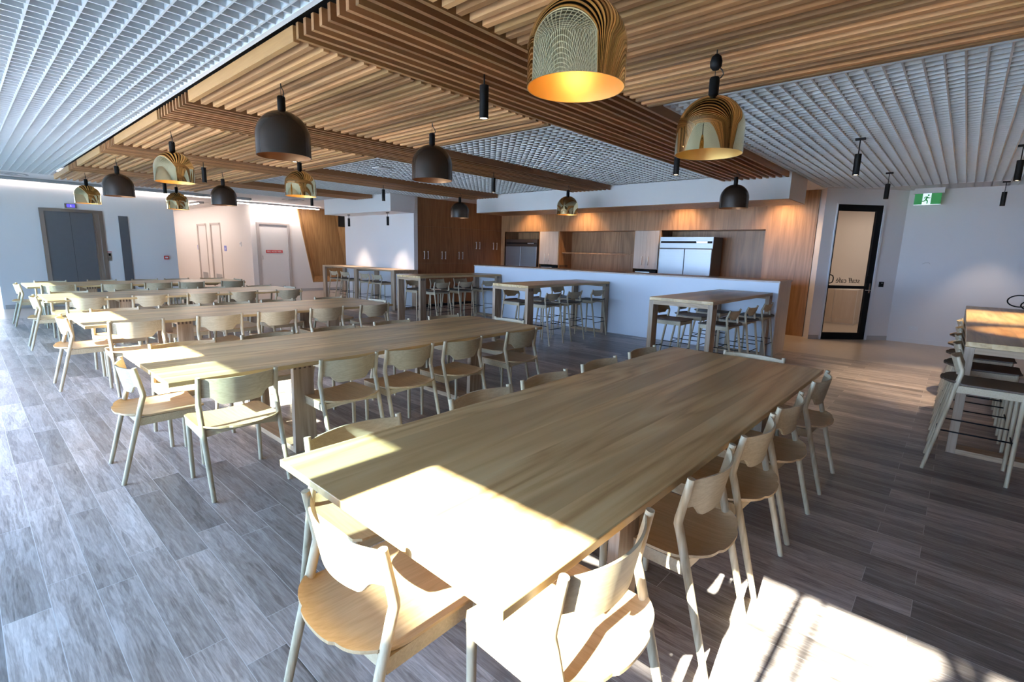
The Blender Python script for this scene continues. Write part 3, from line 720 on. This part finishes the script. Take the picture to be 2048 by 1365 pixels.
for x, y, lab in ((-2.94, 2.88, 'black cylinder spotlight on the nearest beam, over the dining tables'), (-2.90, 6.28, 'black cylinder spotlight half hidden behind the second brass pendant'),
                  (-6.28, 2.92, 'black cylinder spotlight on the second beam, over the dining tables'), (-6.32, 6.45, 'black cylinder spotlight on the second beam, near the counter'),
                  (-9.70, 2.95, 'black cylinder spotlight on the third beam, over the dining tables'), (-9.62, 6.40, 'black cylinder spotlight on the third beam, near the cupboards'),
                  (-12.7, 3.10, 'black cylinder spotlight on the farthest beam, over the dining tables'), (-12.6, 6.25, 'black cylinder spotlight on the farthest beam, near the bar wall')):
    spot(x, y, 2.69, 3.03, lab, GSP, 10, disc=False)
for x, y, lab in ((-1.13, 7.35, 'black cylinder spotlight hanging from the grid, nearest left on the right side'), (-1.13, 10.4, 'black cylinder spotlight hanging from the grid just before the glass door'),
                  (0.32, 8.80, 'black cylinder spotlight hanging from the grid at the right edge'), (0.33, 12.48, 'black cylinder spotlight hanging from the grid near the back wall')):
    spot(x, y, 2.68, 3.10, lab, GSP, 210 if x > 0 and y < 10 else 30, size=75)
spot(0.75, 7.0, 2.68, 3.10, 'added unseen black cylinder spotlight brightening the near end of the right bar table', GSP, 130, size=46, color=(1, 0.62, 0.30))  # added out of frame for a warm pool on the table top
for x, lab in ((-14.14, 'small black spotlight under the bulkhead, left over the wall bar'), (-12.08, 'small black spotlight under the bulkhead, right over the wall bar')):
    spot(x, 8.16, 2.30, 2.65, lab, 'black spotlights over the wall bar', 75, size=78, blend=0.9, tilt=(0, 0), color=(1, 0.84, 0.68))
# recessed kitchen downlights washing the veneer wall
for k, x in enumerate((-10.2, -8.2, -5.3, -3.05)):
    o = thing('recessed_downlight', f'recessed kitchen downlight behind the bulkhead, {ORD[k]} from the left', 'downlight', (x, 11.75, CZ-0.004), 0, 'kitchen downlights')
    MB().lathe([(0.055, 0.0), (0.04, -0.002), (0.04, 0.002)], 24).build('ring', M['trimwhite'], o)
    MB().lathe([(0.04, 0.0015), (0.001, 0.0015)], 24).build('lens', M['lens'], o)
    l = bpy.data.lights.new('downlight_lamp', 'SPOT'); l.energy = 60; l.spot_size = math.radians(110); l.spot_blend = 1.0; l.color = (1.0, 0.66, 0.36); l.shadow_soft_size = 0.04
    lo = bpy.data.objects.new('downlight_lamp', l); COL.objects.link(lo); lo.parent = o; lo.location = (0, 0, -0.02); lo.rotation_euler = (0.25, 0, 0)

# ------------------------------------------------------------------ white counter
ct = thing('servery_counter', 'long white servery counter with a thin beige top, in front of the kitchen', 'counter', (-9.77, 9.30, 0))
BX(0, 7.47, 0, 0.76, 0, 1.262).build('body', M['counter'], ct)
BX(-0.01, 7.49, -0.012, 0.78, 1.262, 1.29).build('top', M['cab_pale'], ct, 0.002)
BX(7.47, 7.482, 0.0, 0.76, 0, 1.26).build('end_panel', M['cab_pale'], ct)
po = thing('power_outlet', 'small white power outlet low on the front of the white counter', 'power outlet', (-4.62, 9.30, 0.24))
BX(0, 0.11, -0.006, 0, 0, 0.075).build('plate', M['trimwhite'], po); BX(0.02, 0.04, -0.009, -0.006, 0.04, 0.055).build('switch', M['white'], po)

# ------------------------------------------------------------------ kitchen joinery
VN = M['veneer']; KY = 12.2
k_ = MB()
k_.box(-11.55, -2.44, KY, KY+0.04, 2.30, CZ)          # frieze above the niches
k_.box(-3.40, -2.44, KY, KY+0.04, 0, 2.30)            # right panel
k_.box(-11.55, -11.36, KY, KY+0.04, 0, 2.30)
k_.box(-9.16, -9.14, KY, 12.85, 0, 2.30); k_.box(-6.66, -6.64, KY, 12.85, 0, 2.30); k_.box(-5.93, -5.90, KY, 12.85, 0, 2.30); k_.box(-3.42, -3.40, KY, 12.85, 0, 2.30)
k_.box(-11.38, -11.36, KY, 12.85, 0, 2.30); k_.box(-9.92, -9.90, KY, 12.85, 0, 2.30)
k_.box(-11.40, -3.38, 12.85, 12.9, 0, 2.34); k_.box(-11.40, -3.38, KY+0.04, 12.85, 2.30, 2.34)
struct(k_.build('wall_kitchen', VN))
# cupboard wall on the left
struct(BX(-12.2, -11.60, 8.79, 12.9, 0, CZ).build('wall_cupboards', M['veneer_dark']))
cw = thing('cupboard_wall', 'tall reddish brown cupboard wall with paired silver handles left of the kitchen', 'cupboard', (-11.60, 8.79, 0))
segs = [(0.0, 0.27), (0.27, 0.94), (0.94, 1.60), (1.60, 2.33), (2.33, 3.0), (3.0, 3.41)]
yj = [0.0, 0.265, 0.92, 1.60, 2.32, 3.03, 3.41]
def cdoor(y0, y1, z0, z1, hs=()):
    d = BX(0, 0.045, y0+0.0015, y1-0.0015, z0+0.0015, z1-0.0015).build('door', M['veneer_dark'], cw)
    for hy, hz0, hz1 in hs:
        h = MB(); h.tube([(0.085, hy, hz0), (0.085, hy, hz1)], 0.009, 8); h.tube([(0.045, hy, hz0+0.02), (0.085, hy, hz0+0.02)], 0.006, 6); h.tube([(0.045, hy, hz1-0.02), (0.085, hy, hz1-0.02)], 0.006, 6)
        h.build('handle', M['handle'], d)
ys_ = [0.0, 0.265, 0.92, 1.595, 2.32, 3.10, 3.41]
for a_, b_ in zip(ys_[:-1], ys_[1:]): cdoor(a_, b_, 2.32, CZ)
dl = [(0.0, 0.265, 0.20, 1), (0.265, 0.92, 0.335, 1), (0.92, 1.595, 0.85+0.0, 2)]
# three lower pairs reach z 1.28..2.32, two right pairs open higher up
hp = [(0.20, 0.335), (0.85, 0.99), (1.52, 1.675)]
for (ha, hb), (y0, ym, y1) in zip(hp, ((0.0, 0.267, 0.59), (0.59, 0.92, 1.255), (1.255, 1.597, 1.94))):
    cdoor(y0, ym, 1.28, 2.32, [(ha, 1.39, 1.62)]); cdoor(ym, y1, 1.28, 2.32, [(hb, 1.39, 1.62)])
    cdoor(y0, ym, 0.08, 1.28); cdoor(ym, y1, 0.08, 1.28)
for (ha, hb), (y0, ym, y1) in zip(((2.25, 2.40), (3.02, 3.18)), ((1.94, 2.325, 2.71), (2.71, 3.10, 3.41))):
    cdoor(y0, ym, 1.66, 2.32, [(ha, 1.71, 1.94)]); cdoor(ym, y1, 1.66, 2.32, [(hb, 1.71, 1.94)])
    cdoor(y0, ym, 0.08, 1.66); cdoor(ym, y1, 0.08, 1.66)
BX(0, 0.03, 0, 3.41, 0, 0.08).build('kickboard', M['black'], cw)
# refrigerators
def fridge(x0, x1, y0, ztop, label, band):
    f = thing('refrigerator', label, 'refrigerator', (x0, y0, 0))
    w = x1-x0; D = 0.62
    BX(0, w, 0.03, D, 0.1, ztop).build('cabinet', M['fridge_side'], f)
    BX(0, w, 0, 0.03, 1.86, ztop).build('top_grille', M['fridge'] if band else M['fridge_side'], f)
    BX(0.02, w-0.02, -0.004, 0, ztop-0.15, ztop-0.10).build('vent_strip', M['black'], f)
    for k in (0, 1):
        d = BX(k*w/2+0.006, (k+1)*w/2-0.006, -0.03, 0.03, 0.14, 1.835).build('door', M['fridge'], f, 0.006)
    BX(w*0.70, w*0.90, -0.006, -0.004, ztop-0.145, ztop-0.105).build('name_plate', M['chrome'], f)
    fe = MB()
    for xx in (0.06, w-0.06): fe.tube([(xx, 0.1, 0), (xx, 0.1, 0.1)], 0.02, 8); fe.tube([(xx, D-0.1, 0), (xx, D-0.1, 0.1)], 0.02, 8)
    fe.build('foot', M['black'], f)
    return f
fridge(-11.30, -9.98, 12.18, 2.06, 'stainless two door refrigerator at the left of the kitchen with dark top grille', False)
fridge(-5.86, -4.52, 12.10, 2.13, 'stainless two door refrigerator at the right of the kitchen standing in an open bay', True)
# pale cupboards over microwaves
def tall_cab(x0, x1, label, h1, h2, mlabel):
    c = thing('wall_cabinet', label, 'cabinet', (x0, KY-0.02, 1.305)); w = x1-x0
    BX(0, w, 0.02, 0.6, 0, 0.99).build('carcass', M['cab_pale'], c)
    for k, hx in ((0, h1), (1, h2)):
        d = BX(k*w/2+0.002, (k+1)*w/2-0.002, -0.0, 0.02, 0.003, 0.987).build('door', M['cab_pale'], c)
        h = MB(); h.tube([(hx-x0, -0.03, 0.10), (hx-x0, -0.03, 0.33)], 0.010, 8); h.tube([(hx-x0, 0, 0.12), (hx-x0, -0.03, 0.12)], 0.007, 6); h.tube([(hx-x0, 0, 0.31), (hx-x0, -0.03, 0.31)], 0.007, 6)
        h.build('handle', M['handle'], d)
    b = thing('base_cabinet', label.replace('pale wall cabinet', 'base cabinet below the pale wall cabinet'), 'cabinet', (x0, KY-0.02, 0))
    BX(0, w, 0.02, 0.6, 0, 0.90).build('carcass', M['cab_pale'], b); BX(0.003, w-0.003, 0, 0.02, 0.1, 0.89).build('door', M['cab_pale'], b)
    m = thing('microwave_oven', mlabel, 'microwave', (x0+0.04, KY, 0.905))
    BX(0, w-0.08, 0.02, 0.45, 0, 0.37).build('case', M['black'], m)
    BX(0.02, w-0.24, 0.005, 0.02, 0.03, 0.34).build('door', M['black'], m); BX(w-0.23, w-0.09, 0.01, 0.02, 0.03, 0.34).build('control_panel', M['black'], m)
    BX(0.03, w-0.25, -0.015, -0.005, 0.30, 0.325).build('handle', M['chrome'], m)
tall_cab(-9.88, -9.17, 'pale wall cabinet with two doors beside the left refrigerator', -9.64, -9.50, 'black fronted microwave under the left pale cabinet')
tall_cab(-6.63, -5.94, 'pale wall cabinet with two doors beside the right refrigerator', -6.38, -6.20, 'black fronted microwave under the right pale cabinet')
sh = BX(-9.13, -6.67, 12.35, 12.84, 1.655, 1.685).build('wall_shelf', VN); tag(sh, 'long open timber shelf in the middle kitchen bay', 'shelf')
wb_ = thing('worktop_unit', 'low timber worktop unit in the middle kitchen bay under the shelf', 'worktop', (-9.13, 12.2, 0))
BX(0, 2.46, 0.02, 0.62, 0, 0.90).build('carcass', VN, wb_); BX(0, 2.46, 0, 0.64, 0.90, 0.93).build('top', M['cab_pale'], wb_)
v = tag(BX(-9.14, -9.128, 12.25, 12.65, 1.235, 1.30).build('air_vent', M['end_grain']), 'small dark vent low on the side panel of the middle kitchen bay', 'vent')
po2 = thing('power_outlet', 'small power outlet on the back of the middle kitchen bay', 'power outlet', (-8.35, 12.845, 1.12)); BX(0, 0.12, -0.006, 0, 0, 0.07).build('plate', M['cab_pale'], po2)

# ------------------------------------------------------------------ glass door
dr = thing('door_5', 'black framed glass door with mirrored staff café lettering', 'door', (-2.103, 12.137, 0), PI/4); dr['kind'] = 'structure'
w = 0.994; BK = M['black']
d = MB(); d.box(0.02, w-0.02, -0.01, 0.05, 2.66, 2.785); d.box(0.02, w-0.02, -0.01, 0.05, 0.005, 0.145); d.box(0.012, 0.045, -0.01, 0.05, 0.005, 2.785); d.box(w-0.135, w-0.015, -0.01, 0.05, 0.005, 2.785); d.box(0.03, w-0.1, -0.012, 0.045, 1.08, 1.143)
d.build('door_leaf_frame', BK, dr)
BX(0.045, w-0.13, 0.015, 0.022, 0.14, 2.66).build('pane', M['glass_door'], dr)
a = MB(); a.box(-0.005, 0.012, -0.03, 0.14, 0, 2.80); a.box(w-0.015, w+0.03, -0.03, 0.14, 0, 2.80); a.box(0, w, -0.03, 0.14, 2.785, 2.80); a.build('door_jamb', M['trimwhite'], dr)
for x0, s in ((0.05, 1), (w-0.135, -1)):
    h = MB(); h.tube([(x0, -0.03, 1.19), (x0+s*0.035, -0.035, 1.205), (x0+s*0.052, -0.035, 1.24), (x0+s*0.055, -0.035, 1.275), (x0+s*0.052, -0.035, 1.31), (x0+s*0.035, -0.035, 1.345), (x0, -0.03, 1.36)], 0.011, 10)
    h.tube([(x0, -0.03, 1.19), (x0, -0.0, 1.19)], 0.011, 8); h.tube([(x0, -0.03, 1.36), (x0, -0.0, 1.36)], 0.011, 8)
    h.build('pull_handle', BK, dr)
h = MB(); h.tube([(w-0.06, -0.01, 1.06), (w-0.06, -0.05, 1.06), (w-0.17, -0.05, 1.06)], 0.009, 8); h.box(w-0.075, w-0.045, -0.014, -0.010, 1.0, 1.2); h.build('lever_handle', M['chrome'], dr)
text('lettering', 'staff café', 0.150, BK, dr, (0.46, 0.012, 1.245), (PI/2, 0, PI), 0.0008)
cr = thing('card_reader', 'black card reader on the white wall right of the glass door', 'card reader', (-1.30, 12.935, 1.13), PI/4)
BX(0, 0.085, -0.03, 0, 0, 0.11).build('case', M['black'], cr); BX(0.03, 0.055, -0.032, -0.03, 0.075, 0.09).build('sensor', M['steel'], cr)
po3 = thing('power_outlet', 'double white power outlet low on the back wall right of the glass door', 'power outlet', (-0.70, 13.18, 0.27)); BX(0, 0.15, -0.008, 0, 0, 0.08).build('plate', M['trimwhite'], po3)
BX(0.03, 0.05, -0.011, -0.008, 0.045, 0.06).build('switch', M['white'], po3); BX(0.1, 0.12, -0.011, -0.008, 0.045, 0.06).build('switch', M['white'], po3)
# exit sign
ex = thing('exit_sign', 'green and white running man exit sign under the ceiling on the right', 'sign', (-0.94, 12.9, 2.80))
BX(-0.02, 0.45, 0.02, 0.10, 0.20, 0.30).build('housing', M['trimwhite'], ex)
BX(0, 0.41, 0.05, 0.062, -0.01, 0.20).build('panel', M['exit_green'], ex)
BX(0.125, 0.255, 0.047, 0.05, -0.01, 0.20).build('doorway', M['exit_white'], ex)
BX(-0.005, 0.415, 0.046, 0.064, -0.018, -0.008).build('edge', M['exit_white'], ex)
rm = MB()
def seg(a, b, r=0.011): rm.tube([(a[0], 0.044, a[1]), (b[0], 0.044, b[1])], r, 8)
seg((0.196, 0.135), (0.180, 0.085), 0.014); seg((0.180, 0.085), (0.160, 0.055)); seg((0.160, 0.055), (0.110, 0.050), 0.009); seg((0.180, 0.085), (0.208, 0.05)); seg((0.208, 0.05), (0.203, 0.005), 0.009)
seg((0.196, 0.135), (0.165, 0.132), 0.008); seg((0.165, 0.132), (0.148, 0.105), 0.008); seg((0.196, 0.135), (0.222, 0.108), 0.008); seg((0.222, 0.108), (0.243, 0.12), 0.008)
rm.lathe([(0.001, 0.150), (0.013, 0.156), (0.016, 0.166), (0.012, 0.177), (0.001, 0.181)], 14, 0.212, 0.044)
rm.build('running_man', M['exit_green'], ex)
# hook coil on the right
co = thing('cable_coil', 'small coil of black cable at the far end of the right bar table', 'cable', (0.66, 10.42, 1.01))
for dx, dz, rr_ in ((0, 0.13, 0.085), (0.12, 0.075, 0.065)):
    MB().tube([(dx+rr_*1.5*math.cos(a*PI/12), 0.03*math.sin(a*PI/6), dz+rr_*math.sin(a*PI/12)) for a in range(25)], 0.009, 8).build('loop', M['black'], co)
wm = MB(); wm.tube([(-0.66, 13.178, 1.63), (-0.62, 13.177, 1.655), (-0.56, 13.177, 1.66), (-0.535, 13.178, 1.63)], 0.004, 6)
tag(wm.build('wall_hook', M['skirt']), 'faint grey hook mark on the back wall right of the glass door', 'hook')

# ------------------------------------------------------------------ lift wall
XL = -17.0
lf_ = thing('door_1', 'stainless steel lift doors with steel frame in the far left wall', 'lift', (XL, 1.47, 0)); lf_['kind'] = 'structure'
a = MB(); a.box(-0.02, 0.03, 0, 0.085, 0, 2.445); a.box(-0.02, 0.03, 1.14, 1.225, 0, 2.445); a.box(-0.02, 0.03, 0.085, 1.14, 2.375, 2.445); a.build('door_frame', M['steel'], lf_)
BX(0.0, 0.008, 0.085, 0.57, 0.01, 2.375).build('door_leaf', M['steel_dark'], lf_)
BX(0.0, 0.008, 0.575, 1.02, 0.01, 2.375).build('door_leaf', M['steel_dark'], lf_)
a = MB(); a.box(0, 0.016, 1.025, 1.05, 0.01, 2.375); a.box(0, 0.012, 1.058, 1.14, 0.01, 2.375); a.build('door_return', M['steel'], lf_)
BX(0, 0.0085, 0.57, 0.575, 0.01, 2.375).build('door_gap', M['black'], lf_)
ld = thing('lift_display', 'small blue lit floor indicator above the lift doors', 'display', (XL, 1.965, 2.475)); BX(0, 0.03, 0, 0.235, 0, 0.105).build('case', M['steel'], ld); BX(0.03, 0.033, 0.04, 0.195, 0.02, 0.088).build('screen', M['lcd'], ld)
text('digit', '1', 0.07, M['white_em'], ld, (0.035, 0.118, 0.052), (PI/2, 0, PI/2))
cp = thing('lift_call_panel', 'steel lift call button panel beside the lift doors', 'control panel', (XL, 2.705, 1.15)); BX(0, 0.012, 0, 0.085, 0, 0.215).build('plate', M['steel'], cp); BX(0.012, 0.018, 0.03, 0.055, 0.09, 0.115).build('button', M['chrome'], cp); BX(0.012, 0.016, 0.02, 0.065, 0.14, 0.20).build('screen', M['black'], cp)
cs = tag(BX(XL, XL+0.012, 2.70, 2.80, 1.385, 1.40).build('sign_strip', M['red']), 'thin brown strip sign above the lift call panel', 'sign')
sp_ = thing('steel_panel', 'tall narrow brushed steel panel on the wall right of the lift', 'wall panel', (XL, 3.02, 0.02)); BX(0, 0.02, 0, 0.20, 0, 2.325).build('sheet', M['steel_dark'], sp_)
rc = thing('fire_call_point', 'small red fire alarm call point on the lift wall', 'alarm', (XL, 3.97, 1.20)); BX(0, 0.04, 0, 0.105, 0, 0.105).build('case', M['red'], rc); BX(0.04, 0.043, 0.02, 0.085, 0.03, 0.075).build('window', M['white'], rc)
# LED pelmets
a = BX(-16.99, -16.72, 0.65, 6.35, 3.03, 3.098).build('led_pelmet', M['greyband']); tag(a, 'long grey pelmet with a light line along the top of the lift wall', 'light fitting')
struct_led = BX(-17.0+0.012, -16.965, 0.65, 6.35, 3.012, 3.029).build('light_line', M['led'], a)
a = BX(-18.39, -18.10, 6.2, 9.25, 3.03, 3.098).build('led_pelmet', M['greyband']); tag(a, 'long grey pelmet with a light line above the fire hose door', 'light fitting')
BX(-18.16, -18.10, 6.2, 9.25, 3.012, 3.029).build('light_line', M['led_corridor'], a)
a = BX(-27.5, -19.8, 5.75, 5.95, 3.03, 3.098).build('led_pelmet', M['greyband']); tag(a, 'grey pelmet with a light line in front of the restroom doors', 'light fitting')
BX(-27.5, -19.8, 5.75, 5.79, 3.012, 3.029).build('light_line', M['led_corridor'], a)
# restroom doors
for n_, x0, lab in ((2, -24.0, 'left pale restroom door with grey frame down the corridor'), (3, -22.4, 'right pale restroom door with grey frame down the corridor')):
    d_ = thing('door_%d' % n_, lab, 'door', (x0, 6.9, 0)); d_['kind'] = 'structure'
    a = MB(); a.box(0, 0.09, -0.05, 0, 0, 2.47); a.box(0.99, 1.06, -0.02, 0, 0, 2.47); a.box(0.09, 0.99, -0.04, 0, 2.40, 2.47); a.build('door_frame', M['grey_frame'], d_)
    BX(0.09, 0.99, -0.012, 0, 0.01, 2.40).build('door_leaf', M['door_pale'], d_); BX(0.25, 0.9, -0.014, -0.012, 0.12, 0.50).build('kick_plate', M['steel'], d_)
    MB().tube([(0.16, -0.05, 0.95), (0.16, -0.05, 1.25)], 0.012, 8).build('door_handle', M['steel'], d_)
for x0, lab, man in ((-24.2, 'blue restroom sign left of the left restroom door', True), (-21.07, 'blue restroom sign right of the right restroom door', False)):
    s_ = thing('restroom_sign', lab, 'sign', (x0, 6.9, 1.41)); BX(0, 0.22, -0.01, 0, 0, 0.20).build('plate', M['blue'], s_)
    pf = MB(); pf.box(0.095, 0.125, -0.012, -0.01, 0.03, 0.13); pf.box(0.08, 0.14, -0.012, -0.01, 0.07, 0.12); pf.box(0.098, 0.122, -0.012, -0.01, 0.14, 0.17)
    pf.build('pictogram', M['white'], s_)
th = thing('thermostat', 'small white thermostat on the wall between restroom and fire hose doors', 'thermostat', (-19.45, 6.9, 1.60)); BX(0, 0.13, -0.03, 0, 0, 0.16).build('case', M['trimwhite'], th); BX(0.03, 0.10, -0.032, -0.03, 0.07, 0.13).build('screen', M['steel'], th)
# fire hose door
d4 = thing('door_4', 'pale fire hose reel cupboard door with grey frame', 'door', (-18.4, 7.07, 0)); d4['kind'] = 'structure'
a = MB(); a.box(0, 0.05, 0, 0.09, 0, 2.45); a.box(0, 0.05, 1.06, 1.15, 0, 2.45); a.box(0, 0.05, 0.09, 1.06, 2.39, 2.45); a.build('door_frame', M['grey_frame'], d4)
BX(0, 0.02, 0.09, 1.06, 0.01, 2.39).build('door_leaf', M['door_pale'], d4)
MB().tube([(0.02, 0.15, 1.17), (0.06, 0.15, 1.18), (0.06, 0.15, 1.30), (0.02, 0.15, 1.31)], 0.010, 8).build('door_handle', M['chrome'], d4)
fs = thing('fire_hose_sign', 'red sign with white capitals reading fire hose reel', 'sign', (-18.378, 7.35, 1.40)); BX(0, 0.006, 0, 0.58, 0, 0.105).build('plate', M['red'], fs)
text('lettering', 'FIRE HOSE REEL', 0.075, M['white'], fs, (0.008, 0.29, 0.052), (PI/2, 0, PI/2))
# ceiling fittings
a = thing('ceiling_sensor', 'square white plate sensor on the white ceiling grid', 'sensor', (-7.97, 5.26, 3.07)); BX(-0.11, 0.11, -0.11, 0.11, 0, 0.018).build('plate', M['trimwhite'], a); MB().tube([(0, 0, 0.018), (0, 0, 0.04)], 0.05, 16).build('base', M['black'], a)
for x, y, lab in ((-16.0, 0.98, 'round slotted air diffuser in the ceiling at far left'), (-15.95, 7.3, 'round slotted air diffuser in the ceiling before the fire hose door')):
    a = thing('air_diffuser', lab, 'diffuser', (x, y, CZ-0.012))
    for k in range(3): MB().lathe([(0.10+k*0.09, 0.0), (0.15+k*0.09, 0.008)], 32).build('ring', M['greyband'] if k % 2 == 0 else M['trimwhite'], a)
    MB().lathe([(0.001, 0.0), (0.07, 0.001)], 24).build('core', M['greyband'], a)

# portals help Cycles find the daylight through the glazing
for (x0, x1) in ((-17.0, GX1),):
    l = bpy.data.lights.new('window_portal', 'AREA'); l.shape = 'RECTANGLE'; l.size = x1-x0; l.size_y = HEAD; l.cycles.is_portal = True
    o = bpy.data.objects.new('window_portal', l); COL.objects.link(o); o.location = ((x0+x1)/2, WY-0.16, HEAD/2); o.rotation_euler = (PI/2, 0, 0)
